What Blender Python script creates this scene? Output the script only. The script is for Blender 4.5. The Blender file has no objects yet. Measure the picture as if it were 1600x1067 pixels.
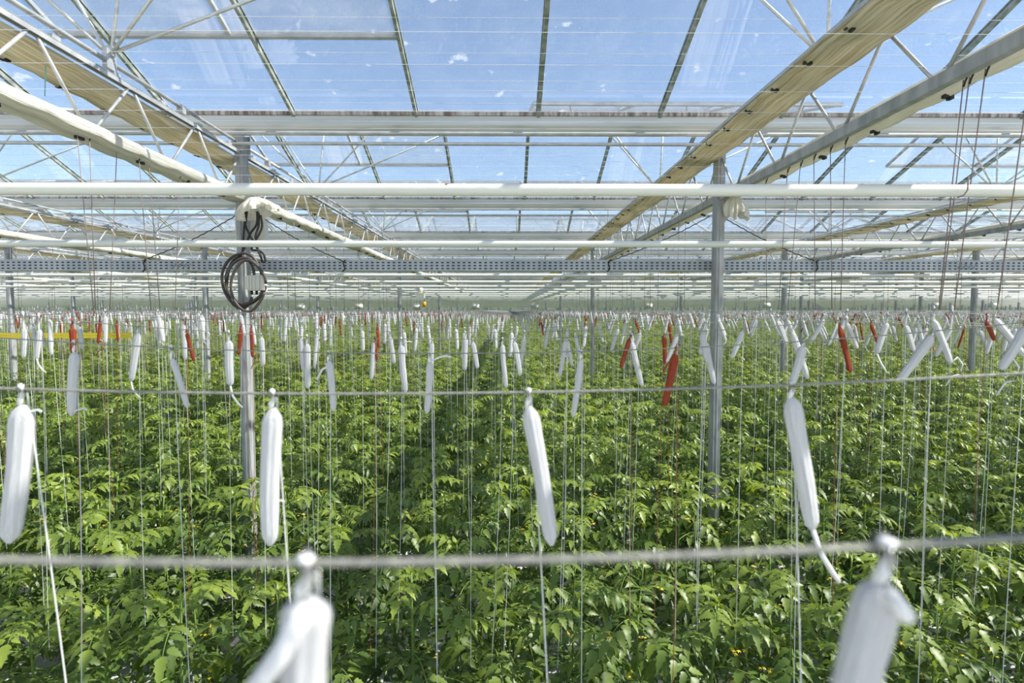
import bpy, math, random
from mathutils import Vector, Matrix, Euler
random.seed(11)
R = random.Random(5)
sc = bpy.context.scene
COL = sc.collection
PI = math.pi

# ------------------------------------------------------------------ camera
F = 911.0                       # focal length in pixels of the 1600 px frame
HC = 3.2                        # camera height above the greenhouse floor
cam_d = bpy.data.cameras.new('camera')
cam = bpy.data.objects.new('camera', cam_d)
COL.objects.link(cam)
cam_d.sensor_width = 36.0
cam_d.lens = F / 1600 * 36
cam_d.clip_start = 0.02
cam_d.clip_end = 1000
cam.location = (0, 0, HC)
cam.rotation_euler = (math.radians(90 - 3.08), 0, math.radians(-0.57))
cam_d.dof.use_dof = True
cam_d.dof.focus_distance = 4.2
cam_d.dof.aperture_fstop = 3.8
sc.camera = cam
CR = cam.rotation_euler.to_matrix()

def at(px, py, d):
    """point seen at pixel (px, py) of the photo, d metres into the greenhouse"""
    v = CR @ Vector(((px - 800) / F, (533.5 - py) / F, -1))
    v *= d / v.y
    return Vector((v.x, v.y, v.z + HC))

# ------------------------------------------------------------------ light
world = bpy.data.worlds.new('sky')
sc.world = world
world.use_nodes = True
wn = world.node_tree
bg = wn.nodes['Background']
sky = wn.nodes.new('ShaderNodeTexSky')
sky.sky_type = 'NISHITA'
sky.sun_disc = False
sky.sun_elevation = math.radians(46)
sky.sun_rotation = math.radians(104)
sky.altitude = 0
sky.air_density = 1.0
sky.dust_density = 0.4
sky.ozone_density = 2.6
wn.links.new(sky.outputs[0], bg.inputs[0])
bg.inputs[1].default_value = 0.16
sun_d = bpy.data.lights.new('sun', 'SUN')
sun_d.energy = 6.9
sun_d.angle = math.radians(0.55)
sun_d.color = (1.0, 0.955, 0.88)
sun = bpy.data.objects.new('sun', sun_d)
COL.objects.link(sun)
sun.location = (30, 10, 40)
sun.rotation_euler = Vector((0.92, -0.10, 1.0)).to_track_quat('Z', 'Y').to_euler()
vs = sc.view_settings
vs.view_transform = 'Standard'
vs.look = 'None'
vs.exposure = 0.45
vs.gamma = 1
vs.use_curve_mapping = False
sc.cycles.use_denoising = True
sc.cycles.max_bounces = 7
sc.cycles.diffuse_bounces = 3
sc.cycles.glossy_bounces = 3
sc.cycles.transmission_bounces = 4
sc.cycles.transparent_max_bounces = 24
sc.cycles.caustics_reflective = False
sc.cycles.caustics_refractive = False
sc.cycles.use_adaptive_sampling = True
sc.cycles.adaptive_threshold = 0.03

# ------------------------------------------------------------------ materials
def mat(name, col, rough=0.6, metal=0.0, noise=0.0, nscale=8.0, stretch=(1, 1, 1), col2=None, transl=0.0, bump=0.0, spec=0.4, lo=0.35, hi=0.65):
    m = bpy.data.materials.new(name)
    m.use_nodes = True
    nt = m.node_tree
    b = nt.nodes['Principled BSDF']
    b.inputs['Roughness'].default_value = rough
    b.inputs['Metallic'].default_value = metal
    b.inputs['Specular IOR Level'].default_value = spec
    c = (*col, 1)
    b.inputs['Base Color'].default_value = c
    src = None
    if col2 is not None or noise or bump:
        tc = nt.nodes.new('ShaderNodeTexCoord')
        mp = nt.nodes.new('ShaderNodeMapping')
        mp.inputs['Scale'].default_value = stretch
        nz = nt.nodes.new('ShaderNodeTexNoise')
        nz.inputs['Scale'].default_value = nscale
        nz.inputs['Detail'].default_value = 3
        nt.links.new(tc.outputs['Object'], mp.inputs[0])
        nt.links.new(mp.outputs[0], nz.inputs[0])
        rp = nt.nodes.new('ShaderNodeValToRGB')
        rp.color_ramp.elements[0].position = lo
        rp.color_ramp.elements[1].position = hi
        rp.color_ramp.elements[0].color = (*(col2 or tuple(x * (1 - noise) for x in col)), 1)
        rp.color_ramp.elements[1].color = c
        nt.links.new(nz.outputs[0], rp.inputs[0])
        nt.links.new(rp.outputs[0], b.inputs['Base Color'])
        src = rp
        if bump:
            bp = nt.nodes.new('ShaderNodeBump')
            bp.inputs['Strength'].default_value = bump
            bp.inputs['Distance'].default_value = 0.01
            nt.links.new(nz.outputs[0], bp.inputs['Height'])
            nt.links.new(bp.outputs[0], b.inputs['Normal'])
    if transl:
        tr = nt.nodes.new('ShaderNodeBsdfTranslucent')
        tr.inputs[0].default_value = c
        if src:
            nt.links.new(src.outputs[0], tr.inputs[0])
        mx = nt.nodes.new('ShaderNodeMixShader')
        mx.inputs[0].default_value = transl
        nt.links.new(b.outputs[0], mx.inputs[1])
        nt.links.new(tr.outputs[0], mx.inputs[2])
        nt.links.new(mx.outputs[0], nt.nodes['Material Output'].inputs[0])
    return m

M = {}
M['galv'] = mat('galvanised_steel', (0.45, 0.46, 0.46), 0.55, 0.12, col2=(0.30, 0.31, 0.31), nscale=5, stretch=(3, 3, 1), spec=0.5)
M['truss'] = mat('pale_galvanised_steel', (0.60, 0.61, 0.60), 0.42, 0.25, col2=(0.45, 0.46, 0.46), nscale=9, spec=0.5)
M['alu'] = mat('aluminium', (0.80, 0.81, 0.78), 0.35, 0.3, col2=(0.62, 0.64, 0.60), nscale=3, stretch=(0.15, 6, 6), spec=0.5)
M['bar'] = mat('glazing_bar_aluminium', (0.50, 0.53, 0.49), 0.45, 0.2, col2=(0.22, 0.26, 0.20), nscale=14, spec=0.4)
M['stain'] = mat('weathered_gutter_edge', (0.55, 0.52, 0.49), 0.7, 0.0, col2=(0.17, 0.13, 0.11), nscale=5, stretch=(6, 1, 1))
M['pipe'] = mat('cream_painted_pipe', (0.84, 0.85, 0.78), 0.38, 0.0, noise=0.06, nscale=4, stretch=(0.4, 1, 1), spec=0.5)
M['rust'] = mat('rust', (0.45, 0.18, 0.07), 0.8, 0.0, noise=0.5, nscale=60)
M['tray'] = mat('tray_galvanised', (0.52, 0.56, 0.59), 0.5, 0.25, col2=(0.40, 0.44, 0.48), nscale=2, stretch=(2, 1, 1))
M['dark'] = mat('black_plastic', (0.025, 0.024, 0.022), 0.5)
M['cable'] = mat('brown_grey_cable', (0.085, 0.07, 0.062), 0.45, noise=0.3, nscale=20)
M['box'] = mat('cream_plastic_box', (0.74, 0.73, 0.64), 0.45)
M['cord'] = mat('brown_cord', (0.28, 0.22, 0.21), 0.8)
M['wire'] = mat('crop_wire_steel', (0.34, 0.33, 0.29), 0.6, 0.1, col2=(0.22, 0.22, 0.19), nscale=90, bump=0.4)
M['swire'] = mat('screen_wire_polymer', (0.85, 0.86, 0.88), 0.3, 0.0)
M['hook'] = mat('hook_steel', (0.35, 0.36, 0.37), 0.35, 0.6)
M['white'] = mat('white_string', (0.90, 0.90, 0.895), 0.85, 0.0, noise=0.2, nscale=1.0, stretch=(34, 34, 0.9), transl=0.12, bump=0.6)
M['red'] = mat('red_string', (0.50, 0.085, 0.035), 0.8, 0.0, noise=0.45, nscale=1.0, stretch=(34, 34, 0.9), transl=0.12, bump=0.6)
M['twine'] = mat('white_twine', (0.72, 0.72, 0.69), 0.8)
M['redtwine'] = mat('red_twine', (0.36, 0.10, 0.05), 0.8)
M['teal'] = mat('teal_twine', (0.20, 0.52, 0.50), 0.8)
M['cloth'] = mat('pleated_screen_cloth', (0.88, 0.83, 0.66), 0.8, 0.0, col2=(0.56, 0.45, 0.26), nscale=9.0, stretch=(11, 0.22, 3), transl=0.35, bump=0.9, lo=0.3, hi=0.6)
M['cloth2'] = mat('pale_screen_cloth', (0.88, 0.86, 0.78), 0.8, 0.0, col2=(0.76, 0.72, 0.58), nscale=7.0, stretch=(14, 0.7, 14), transl=0.3, bump=0.6, lo=0.3, hi=0.55)
M['yellow'] = mat('yellow_sticky_tape', (0.90, 0.68, 0.02), 0.5)
M['stem'] = mat('tomato_stem', (0.24, 0.36, 0.07), 0.6, noise=0.25, nscale=12)
M['floor'] = mat('white_ground_film', (0.72, 0.71, 0.68), 0.7, col2=(0.30, 0.25, 0.20), nscale=2.2, lo=0.33, hi=0.5)
M['slab'] = mat('white_slab_film', (0.85, 0.85, 0.84), 0.5, noise=0.15, nscale=6)
M['petal'] = mat('yellow_petal', (0.85, 0.62, 0.05), 0.6)
M['fruit'] = mat('unripe_tomato', (0.42, 0.52, 0.12), 0.3)
M['ripe'] = mat('turning_tomato', (0.72, 0.33, 0.10), 0.3)
M['wall'] = mat('far_wall_glazing', (0.42, 0.50, 0.40), 0.6, col2=(0.26, 0.35, 0.22), nscale=1.0, stretch=(0.6, 1, 0.5))
M['amber'] = mat('amber_plastic', (0.80, 0.42, 0.02), 0.4)

def leaf_mat():
    m = bpy.data.materials.new('tomato_leaf')
    m.use_nodes = True
    nt = m.node_tree
    b = nt.nodes['Principled BSDF']
    at_ = nt.nodes.new('ShaderNodeAttribute')
    at_.attribute_name = 'tone'
    rp = nt.nodes.new('ShaderNodeValToRGB')
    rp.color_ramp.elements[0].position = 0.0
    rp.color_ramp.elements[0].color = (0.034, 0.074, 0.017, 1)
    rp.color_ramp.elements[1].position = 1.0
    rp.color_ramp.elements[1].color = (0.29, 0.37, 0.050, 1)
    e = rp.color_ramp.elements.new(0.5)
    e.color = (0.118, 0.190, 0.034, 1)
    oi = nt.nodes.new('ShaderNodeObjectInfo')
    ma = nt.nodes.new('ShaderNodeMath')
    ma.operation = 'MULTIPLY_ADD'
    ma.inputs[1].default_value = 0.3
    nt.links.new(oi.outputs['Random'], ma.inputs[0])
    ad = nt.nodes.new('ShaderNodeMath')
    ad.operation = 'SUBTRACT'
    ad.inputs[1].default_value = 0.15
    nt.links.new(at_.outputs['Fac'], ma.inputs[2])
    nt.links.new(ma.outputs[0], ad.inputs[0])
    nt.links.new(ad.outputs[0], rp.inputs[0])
    nt.links.new(rp.outputs[0], b.inputs['Base Color'])
    b.inputs['Roughness'].default_value = 0.44
    b.inputs['Specular IOR Level'].default_value = 0.62
    tr = nt.nodes.new('ShaderNodeBsdfTranslucent')
    hs = nt.nodes.new('ShaderNodeHueSaturation')
    hs.inputs['Hue'].default_value = 0.485
    hs.inputs['Saturation'].default_value = 1.1
    hs.inputs['Value'].default_value = 1.7
    nt.links.new(rp.outputs[0], hs.inputs['Color'])
    nt.links.new(hs.outputs[0], tr.inputs[0])
    mx = nt.nodes.new('ShaderNodeMixShader')
    mx.inputs[0].default_value = 0.34
    nt.links.new(b.outputs[0], mx.inputs[1])
    nt.links.new(tr.outputs[0], mx.inputs[2])
    nt.links.new(mx.outputs[0], nt.nodes['Material Output'].inputs[0])
    return m
M['leaf'] = leaf_mat()

def glass_mat():
    m = bpy.data.materials.new('roof_glass')
    m.use_nodes = True
    nt = m.node_tree
    nt.nodes.remove(nt.nodes['Principled BSDF'])
    out = nt.nodes['Material Output']
    tr = nt.nodes.new('ShaderNodeBsdfTransparent')
    tr.inputs[0].default_value = (0.95, 0.965, 0.975, 1)
    gl = nt.nodes.new('ShaderNodeBsdfGlossy')
    gl.inputs['Roughness'].default_value = 0.0
    # Fresnel reflectance of a pane, the same from either face
    ge0 = nt.nodes.new('ShaderNodeNewGeometry')
    dt = nt.nodes.new('ShaderNodeVectorMath'); dt.operation = 'DOT_PRODUCT'
    nt.links.new(ge0.outputs['Incoming'], dt.inputs[0]); nt.links.new(ge0.outputs['Normal'], dt.inputs[1])
    def mth(op, a, b_=None):
        n = nt.nodes.new('ShaderNodeMath'); n.operation = op
        for k, v in enumerate((a, b_)):
            if v is None:
                continue
            if isinstance(v, (int, float)):
                n.inputs[k].default_value = v
            else:
                nt.links.new(v, n.inputs[k])
        return n.outputs[0]
    c_ = mth('ABSOLUTE', dt.outputs['Value'])
    c5 = mth('POWER', mth('SUBTRACT', 1.0, c_), 5.0)
    fr = mth('ADD', mth('MULTIPLY', c5, 0.85), 0.115)
    m1 = nt.nodes.new('ShaderNodeMixShader')
    nt.links.new(fr, m1.inputs[0])
    nt.links.new(tr.outputs[0], m1.inputs[1])
    nt.links.new(gl.outputs[0], m1.inputs[2])
    # dust and small splashes lying on the glass
    ge = nt.nodes.new('ShaderNodeNewGeometry')
    n1 = nt.nodes.new('ShaderNodeTexNoise')
    n1.inputs['Scale'].default_value = 2.6
    n1.inputs['Detail'].default_value = 6
    n1.inputs['Roughness'].default_value = 0.65
    nt.links.new(ge.outputs['Position'], n1.inputs[0])
    r1 = nt.nodes.new('ShaderNodeMapRange')
    r1.inputs[1].default_value = 0.45
    r1.inputs[2].default_value = 0.75
    r1.inputs[3].default_value = 0.09
    r1.inputs[4].default_value = 0.17
    nt.links.new(n1.outputs[0], r1.inputs[0])
    n2 = nt.nodes.new('ShaderNodeTexNoise')
    n2.inputs['Scale'].default_value = 5.5
    n2.inputs['Detail'].default_value = 4
    nt.links.new(ge.outputs['Position'], n2.inputs[0])
    r2 = nt.nodes.new('ShaderNodeMapRange')
    r2.inputs[1].default_value = 0.665
    r2.inputs[2].default_value = 0.73
    r2.inputs[3].default_value = 0.0
    r2.inputs[4].default_value = 0.4
    nt.links.new(n2.outputs[0], r2.inputs[0])
    ad = nt.nodes.new('ShaderNodeMath')
    ad.operation = 'ADD'
    nt.links.new(r1.outputs[0], ad.inputs[0])
    nt.links.new(r2.outputs[0], ad.inputs[1])
    df = nt.nodes.new('ShaderNodeBsdfDiffuse')
    df.inputs[0].default_value = (0.85, 0.87, 0.90, 1)
    tl = nt.nodes.new('ShaderNodeBsdfTranslucent')
    tl.inputs[0].default_value = (0.85, 0.87, 0.92, 1)
    m2 = nt.nodes.new('ShaderNodeMixShader')
    m2.inputs[0].default_value = 0.5
    nt.links.new(df.outputs[0], m2.inputs[1])
    nt.links.new(tl.outputs[0], m2.inputs[2])
    m3 = nt.nodes.new('ShaderNodeMixShader')
    nt.links.new(ad.outputs[0], m3.inputs[0])
    nt.links.new(m1.outputs[0], m3.inputs[1])
    nt.links.new(m2.outputs[0], m3.inputs[2])
    nt.links.new(m3.outputs[0], out.inputs[0])
    return m
M['glass'] = glass_mat()

# ------------------------------------------------------------------ mesh helpers
class MB:
    def __init__(s):
        s.v = []; s.f = []; s.sm = []; s.mi = []
        s.tone = None
    def add(s, vs_, fs, smooth=False, mi=0):
        o = len(s.v)
        s.v += [tuple(v) for v in vs_]
        s.f += [tuple(i + o for i in f) for f in fs]
        s.sm += [smooth] * len(fs)
        s.mi += [mi] * len(fs)
    def box(s, c, size, rot=None, mi=0):
        x, y, z = (k / 2 for k in size)
        pts = [Vector((a, b, d)) for a in (-x, x) for b in (-y, y) for d in (-z, z)]
        if rot is not None:
            pts = [rot @ p for p in pts]
        c = Vector(c)
        s.add([p + c for p in pts], [(0, 1, 3, 2), (4, 6, 7, 5), (0, 4, 5, 1), (2, 3, 7, 6), (0, 2, 6, 4), (1, 5, 7, 3)], mi=mi)
    def beam(s, p0, p1, w, h, mi=0, up=Vector((0, 0, 1))):
        p0 = Vector(p0); p1 = Vector(p1)
        d = (p1 - p0)
        L = d.length
        d.normalize()
        x = d.cross(up)
        if x.length < 1e-4:
            x = Vector((1, 0, 0))
        x.normalize()
        z = x.cross(d)
        rot = Matrix((x, d, z)).transposed()
        s.box((p0 + p1) / 2, (w, L, h), rot, mi)
    def sweep(s, pts, prof, closed=True, smooth=True, caps=True, mi=0, scale=None, upv=Vector((0, 0, 1))):
        """prof: list of (a,b) in the plane across the path"""
        pts = [Vector(p) for p in pts]
        n = len(prof)
        vv = []
        for i, p in enumerate(pts):
            t = (pts[min(i + 1, len(pts) - 1)] - pts[max(i - 1, 0)]).normalized()
            x = t.cross(upv)
            if x.length < 1e-3:
                x = t.cross(Vector((0, 1, 0)))
            x.normalize()
            z = x.cross(t)
            k = scale[i] if scale else 1
            for a, b in prof:
                vv.append(p + x * a * k + z * b * k)
        ff = []
        m = n if closed else n - 1
        for i in range(len(pts) - 1):
            for j in range(m):
                a = i * n + j
                b = i * n + (j + 1) % n
                ff.append((a, b, b + n, a + n))
        if caps and closed:
            ff.append(tuple(range(n - 1, -1, -1)))
            ff.append(tuple(range((len(pts) - 1) * n, len(pts) * n)))
        s.add(vv, ff, smooth, mi)
    def tube(s, pts, r, n=8, smooth=True, mi=0, scale=None, caps=True):
        s.sweep(pts, [(r * math.cos(2 * PI * k / n), r * math.sin(2 * PI * k / n)) for k in range(n)], True, smooth, caps, mi, scale)
    def mesh(s, name, mats):
        me = bpy.data.meshes.new(name)
        me.from_pydata(s.v, [], s.f)
        for m in (mats if isinstance(mats, (list, tuple)) else [mats]):
            me.materials.append(m)
        me.polygons.foreach_set('use_smooth', s.sm)
        me.polygons.foreach_set('material_index', s.mi)
        if s.tone is not None:
            a = me.attributes.new('tone', 'FLOAT', 'POINT')
            a.data.foreach_set('value', s.tone)
        me.update()
        return me
    def build(s, name, mats, parent=None, loc=None):
        return obj(name, s.mesh(name, mats), parent, loc)

def obj(name, me, parent=None, loc=None, rot=None, scale=None):
    o = bpy.data.objects.new(name, me)
    COL.objects.link(o)
    if parent is not None:
        o.parent = parent
    if loc is not None:
        o.location = loc
    if rot is not None:
        o.rotation_euler = rot
    if scale is not None:
        o.scale = scale
    return o

def tag(o, label, cat, group=None, kind=None):
    o['label'] = label
    o['category'] = cat
    if group:
        o['group'] = group
    if kind:
        o['kind'] = kind
    return o

def struct(o):
    o['kind'] = 'structure'
    return o

def thing(name, label, cat, loc=(0, 0, 0), group=None):
    o = bpy.data.objects.new(name, None)
    o.empty_display_size = 0.1
    COL.objects.link(o)
    o.location = loc
    return tag(o, label, cat, group)

ORD = ['zeroth', 'first', 'second', 'third', 'fourth', 'fifth', 'sixth', 'seventh', 'eighth', 'ninth', 'tenth', 'eleventh', 'twelfth',
       'thirteenth', 'fourteenth', 'fifteenth', 'sixteenth', 'seventeenth', 'eighteenth', 'nineteenth', 'twentieth']
def ordn(n):
    if n <= 20:
        return ORD[n]
    tens = ['', '', 'twenty', 'thirty', 'forty', 'fifty', 'sixty', 'seventy', 'eighty', 'ninety'][n // 10]
    return (tens[:-1] + 'ieth') if n % 10 == 0 else tens + '-' + ORD[n % 10]

# ------------------------------------------------------------------ layout
XT0, S = -2.46, 4.46            # first truss line left of the camera, distance between truss lines
Y0, P = 5.53, 8.0               # first post row, distance between post rows
SPAN = 4.0                      # gutter to gutter
NB = 14                         # post rows
YEND = Y0 + P * (NB - 1) + 2
WX = 112.0
ZG = HC + 1.70                  # gutter middle
ZGT = HC + 1.77
ZR = HC + 2.485
ZT = HC + 1.45                  # top chord
ZB = HC + 1.05                  # bottom chord
BARX = -0.82
BARS = S / 4

def truss_xs(d, m=1.0):
    w = 0.90 * d + m
    return [XT0 + S * k for k in range(-26, 28) if abs(XT0 + S * k) < w]

# ------------------------------------------------------------------ setting: floor, walls, roof
b = MB(); b.box((0, YEND / 2 - 8, -0.05), (2 * WX, YEND + 24, 0.1))
struct(b.build('floor', M['floor']))
def wall(name, x0, y0, x1, y1):
    b = MB()
    b.beam((x0, y0, ZGT / 2), (x1, y1, ZGT / 2), 0.12, ZGT)
    L = math.hypot(x1 - x0, y1 - y0)
    w = struct(b.build(name, M['wall']))
    q = MB()
    n = int(L / 2.25)
    nx, ny = -(y1 - y0) / L, (x1 - x0) / L
    for s_ in (-1, 1):
        for i in range(n + 1):
            t = i / n
            q.box((x0 + (x1 - x0) * t + nx * .08 * s_, y0 + (y1 - y0) * t + ny * .08 * s_, ZGT / 2), (0.07, 0.07, ZGT))
    c = q.build('mullion', M['alu'], w)
    c['kind'] = 'stuff'
    return w
wall('wall_back', -WX, YEND, WX, YEND)
wall('wall_left', -WX, -10, -WX, YEND)
wall('wall_right', WX, YEND, WX, -10)

gutter_y = [Y0 + SPAN * k for k in range(-3, 2 * NB)]
gutter_y = [y for y in gutter_y if y < YEND]
# one span: glass from gutter to ridge to gutter, ridge above y=0
b = MB()
b.add([(-WX, -2, ZGT), (WX, -2, ZGT), (WX, 0, ZR), (-WX, 0, ZR)], [(0, 1, 2, 3)])
b.add([(-WX, 0, ZR), (WX, 0, ZR), (WX, 2, ZGT), (-WX, 2, ZGT)], [(0, 1, 2, 3)])
glass_me = b.mesh('roof_glass', M['glass'])
b = MB()
b.box((0, 0, ZR + 0.01), (2 * WX, 0.05, 0.05))
b.box((0, 0, ZR - 0.03), (2 * WX, 0.02, 0.03))
ridge_me = b.mesh('ridge_bar', M['alu'])
def bar_mb(b, x, s_):
    b.beam((x, 0, ZR - 0.03), (x, 2 * s_, ZGT - 0.03), 0.026, 0.038)
    b.beam((x, 0, ZR + 0.0), (x, 2 * s_, ZGT + 0.0), 0.045, 0.008)
near_x = [BARX + BARS * k for k in range(-7, 8)]
allx = [BARX + BARS * k for k in range(-98, 100)]
one = {}
for s_ in (-1, 1):
    b = MB(); bar_mb(b, 0, s_); one[s_] = b.mesh('glazing_bar', M['bar'])
b = MB()
for x in allx:
    for s_ in (-1, 1):
        bar_mb(b, x, s_)
bars_all = b.mesh('glazing_bar', M['bar'])
b = MB()
for x in allx:
    if min(abs(x - q) for q in near_x) > 0.1:
        for s_ in (-1, 1):
            bar_mb(b, x, s_)
bars_rest = b.mesh('glazing_bar', M['bar'])
for i, gy in enumerate(gutter_y[:-1]):
    ry = gy + 2
    c = struct(obj('ceiling', glass_me, loc=(0, ry, 0)))
    obj('ridge_bar', ridge_me, c)
    if 0 < ry < 12:
        for x in near_x:
            for s_ in (-1, 1):
                obj('glazing_bar', one[s_], c, (x, 0, 0))
        o = obj('glazing_bar', bars_rest, c); o['kind'] = 'stuff'
    else:
        o = obj('glazing_bar', bars_all, c); o['kind'] = 'stuff'

# gutters and the two tubes under each
gb = MB()
prof = [(-0.10, 0.07), (-0.085, 0.07), (-0.075, 0.0), (-0.035, -0.05), (0.035, -0.05), (0.075, 0.0), (0.085, 0.07), (0.10, 0.07),
        (0.095, -0.01), (0.045, -0.07), (-0.045, -0.07), (-0.095, -0.01)]
gb.sweep([(-WX, 0, 0), (WX, 0, 0)], prof, smooth=False)
gutter_me = gb.mesh('gutter_trough', M['alu'])
gb = MB()
for s_ in (-1, 1):
    gb.box((0, 0.11 * s_, 0.085), (2 * WX, 0.025, 0.032))
lip_me = gb.mesh('gutter_lip', M['stain'])
gb = MB(); gb.tube([(-WX, 0, 0), (WX, 0, 0)], 0.016, 10)
ptube_me = gb.mesh('purlin_tube', M['truss'])
k = 0
for gy in gutter_y:
    if gy > 0:
        k += 1
        lab = '%s pale aluminium roof gutter from the camera, running across the greenhouse' % ordn(k)
    else:
        continue
    t = thing('roof_gutter', lab, 'gutter', (0, gy, ZG), 'roof gutters')
    obj('gutter_trough', gutter_me, t)
    obj('gutter_lip', lip_me, t)['label'] = 'dark stained upper gutter edge'
    if gy < 50:
        for j, zz in enumerate((HC + 1.60, HC + 1.515)):
            o = obj('purlin_tube', ptube_me, loc=(0, gy - 0.14 + 0.03 * j, zz))
            tag(o, '%s thin grey steel tube under the %s roof gutter' % (('upper', 'lower')[j], ordn(k)), 'tube', 'tubes under the roof gutters')

# roof vents lying in the panes
def vent(xa, xb, ry, side, lift, label):
    t = thing('roof_vent', label, 'roof vent', (0, ry, 0), 'roof vents')
    # side -1 : slope towards the camera; +1: slope away.  hinge at ridge, 1.03 m wide
    L = 1.16
    sl = math.atan2(ZR - ZGT, 2.0)
    an = sl - lift
    def pt(x, r):
        return Vector((x, side * r * math.cos(an), ZR + 0.015 - r * math.sin(an)))
    f = MB()
    f.beam(pt(xa, L), pt(xb, L), 0.045, 0.04)
    f.beam(pt(xa, 0.03), pt(xb, 0.03), 0.03, 0.03)
    x = xa
    n = max(1, round((xb - xa) / BARS))
    for i in range(n + 1):
        x = xa + (xb - xa) * i / n
        f.beam(pt(x, 0.03), pt(x, L), 0.025, 0.03)
    f.build('vent_frame', M['truss'], t)
    g = MB()
    g.add([pt(xa, 0.03), pt(xb, 0.03), pt(xb, L), pt(xa, L)], [(0, 1, 2, 3)])
    g.build('vent_glass', M['glass'], t)
    if lift > 0.08:
        for x in (xa + 0.35 * BARS, (xa + xb) / 2, xb - 0.35 * BARS):
            a = MB()
            a.tube([pt(x, L * 0.97), (x + 0.12, side * 0.62, ZR - 0.30)], 0.010, 6)
            a.build('vent_arm', M['truss'], t)
vn = 0
for i in range(0, 6):
    ry = Y0 - 2 + SPAN * i
    for kx in range(-1 - i // 2, 2 + i // 2):
        vn += 1
        o = 'row' if i else 'row nearest the camera'
        vent(-3.42 + 9 * kx, BARX + 9 * kx, ry, 1, 0.0, 'closed roof vent, %s from left in the %s glass span, far slope' % (ordn(kx + 2 + i // 2), ordn(i + 1)))
        vent(BARX + BARS + 9 * kx, BARX + 4 * BARS + 9 * kx, ry, -1, 0.10, 'slightly open roof vent, %s from left in the %s glass span, near slope' % (ordn(kx + 2 + i // 2), ordn(i + 1)))

# ------------------------------------------------------------------ posts
pb = MB()
w, t_ = 0.07, 0.13
pb.box((0, 0, (ZG - 0.09) / 2), (w, t_, ZG - 0.09))
pb.box((0, -t_ / 2 - 0.003, (ZG - 0.09) / 2), (0.018, 0.006, ZG - 0.09))
post_me = pb.mesh('column', M['galv'])
pb = MB(); pb.box((0, 0, 0.01), (0.2, 0.2, 0.02)); base_me = pb.mesh('base_plate', M['galv'])
pb = MB()
pb.box((0, -t_ / 2 - 0.012, ZG - 0.16), (0.10, 0.01, 0.17))
pb.box((0, t_ / 2 + 0.012, ZG - 0.16), (0.10, 0.01, 0.17))
for sx in (-1, 1):
    for sz in (-1, 1):
        pb.box((0.03 * sx, -t_ / 2 - 0.024, ZG - 0.16 + 0.055 * sz), (0.014, 0.014, 0.014))
brk_me = pb.mesh('top_bracket', M['truss'])
whole = MB(); whole.box((0, 0, (ZG - 0.09) / 2), (w, t_, ZG - 0.09)); postfar_me = whole.mesh('greenhouse_post', M['galv'])
npost = 0
far_posts = MB()
for j in range(NB):
    y = Y0 + P * j
    xs = truss_xs(y, 1.5)
    for i, x in enumerate(xs):
        if j == 0:
            lab = {-2.46: 'galvanised post carrying the cable coil, left of centre', 2.0: 'bare galvanised post right of centre with cloth bunched at its top'}.get(round(x, 2))
            if not lab:
                lab = 'outer galvanised post in the nearest row, %s of the others' % ('left' if x < 0 else 'right')
        elif j < 4:
            lab = 'galvanised post, %s from left in the %s post row' % (ordn(i + 1), ordn(j + 1))
        else:
            lab = 'distant thin grey post standing behind the %s post row' % ordn(min(j, 4))
            lab = 'distant thin grey post, %s from left in the %s post row' % (ordn(i + 1), ordn(j + 1))
        if npost >= 295:
            far_posts.box((x, y, (ZG - 0.09) / 2), (w, t_, ZG - 0.09))
            continue
        npost += 1
        if j < 3:
            t = thing('greenhouse_post', lab, 'post', (x, y, 0), 'galvanised posts')
            obj('column', post_me, t); obj('base_plate', base_me, t); obj('top_bracket', brk_me, t)
        else:
            tag(obj('greenhouse_post', postfar_me, loc=(x, y, 0)), lab, 'post', 'galvanised posts')
if far_posts.v:
    tag(far_posts.build('greenhouse_posts_far', M['galv']), 'farthest grey posts before the back wall', 'posts', None, 'stuff')

# ------------------------------------------------------------------ trusses (8 m girders between posts)
def diag_list():
    out = []
    n = 10
    pw = P / n
    for k in range(n):
        yb = pw * (k + 0.5)
        out.append(((0, yb - 0.035, ZB + 0.02), (0, pw * k + 0.035, ZT - 0.02)))
        out.append(((0, yb + 0.035, ZB + 0.02), (0, pw * (k + 1) - 0.035, ZT - 0.02)))
    return out
cb = MB()
cb.box((0, P / 2, ZT + 0.014), (0.04, P - 0.16, 0.006))
cb.box((0.017, P / 2, ZT), (0.006, P - 0.16, 0.032)); cb.box((-0.017, P / 2, ZT), (0.006, P - 0.16, 0.032))
for k in range(16):
    cb.box((0, 0.25 + 0.5 * k, ZT + 0.03), (0.03, 0.06, 0.02))
top_me = cb.mesh('top_chord', M['truss'])
cb = MB(); cb.box((0, P / 2, ZB), (0.045, P - 0.14, 0.06)); bot_me = cb.mesh('bottom_chord', M['galv'])
diag_me = []
for p0, p1 in diag_list():
    q = MB(); q.tube([p0, p1], 0.010, 8); diag_me.append(q.mesh('diagonal_brace', M['truss']))
cb = MB()
cb.box((0, P / 2, ZT), (0.05, P, 0.04)); cb.box((0, P / 2, ZB), (0.045, P, 0.06))
for p0, p1 in diag_list():
    cb.tube([p0, p1], 0.010, 4)
trussfar_me = cb.mesh('roof_truss', M['truss'])
db = MB(); db.tube([(0, 0, 0), (0, P, 0)], 0.015, 8)
for k in (0.6, 2.6, 3.9, 5.3, 7.0):
    db.box((0, k, -0.02), (0.045, 0.05, 0.06))
drive_me = db.mesh('drive_tube', M['truss'])

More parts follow.
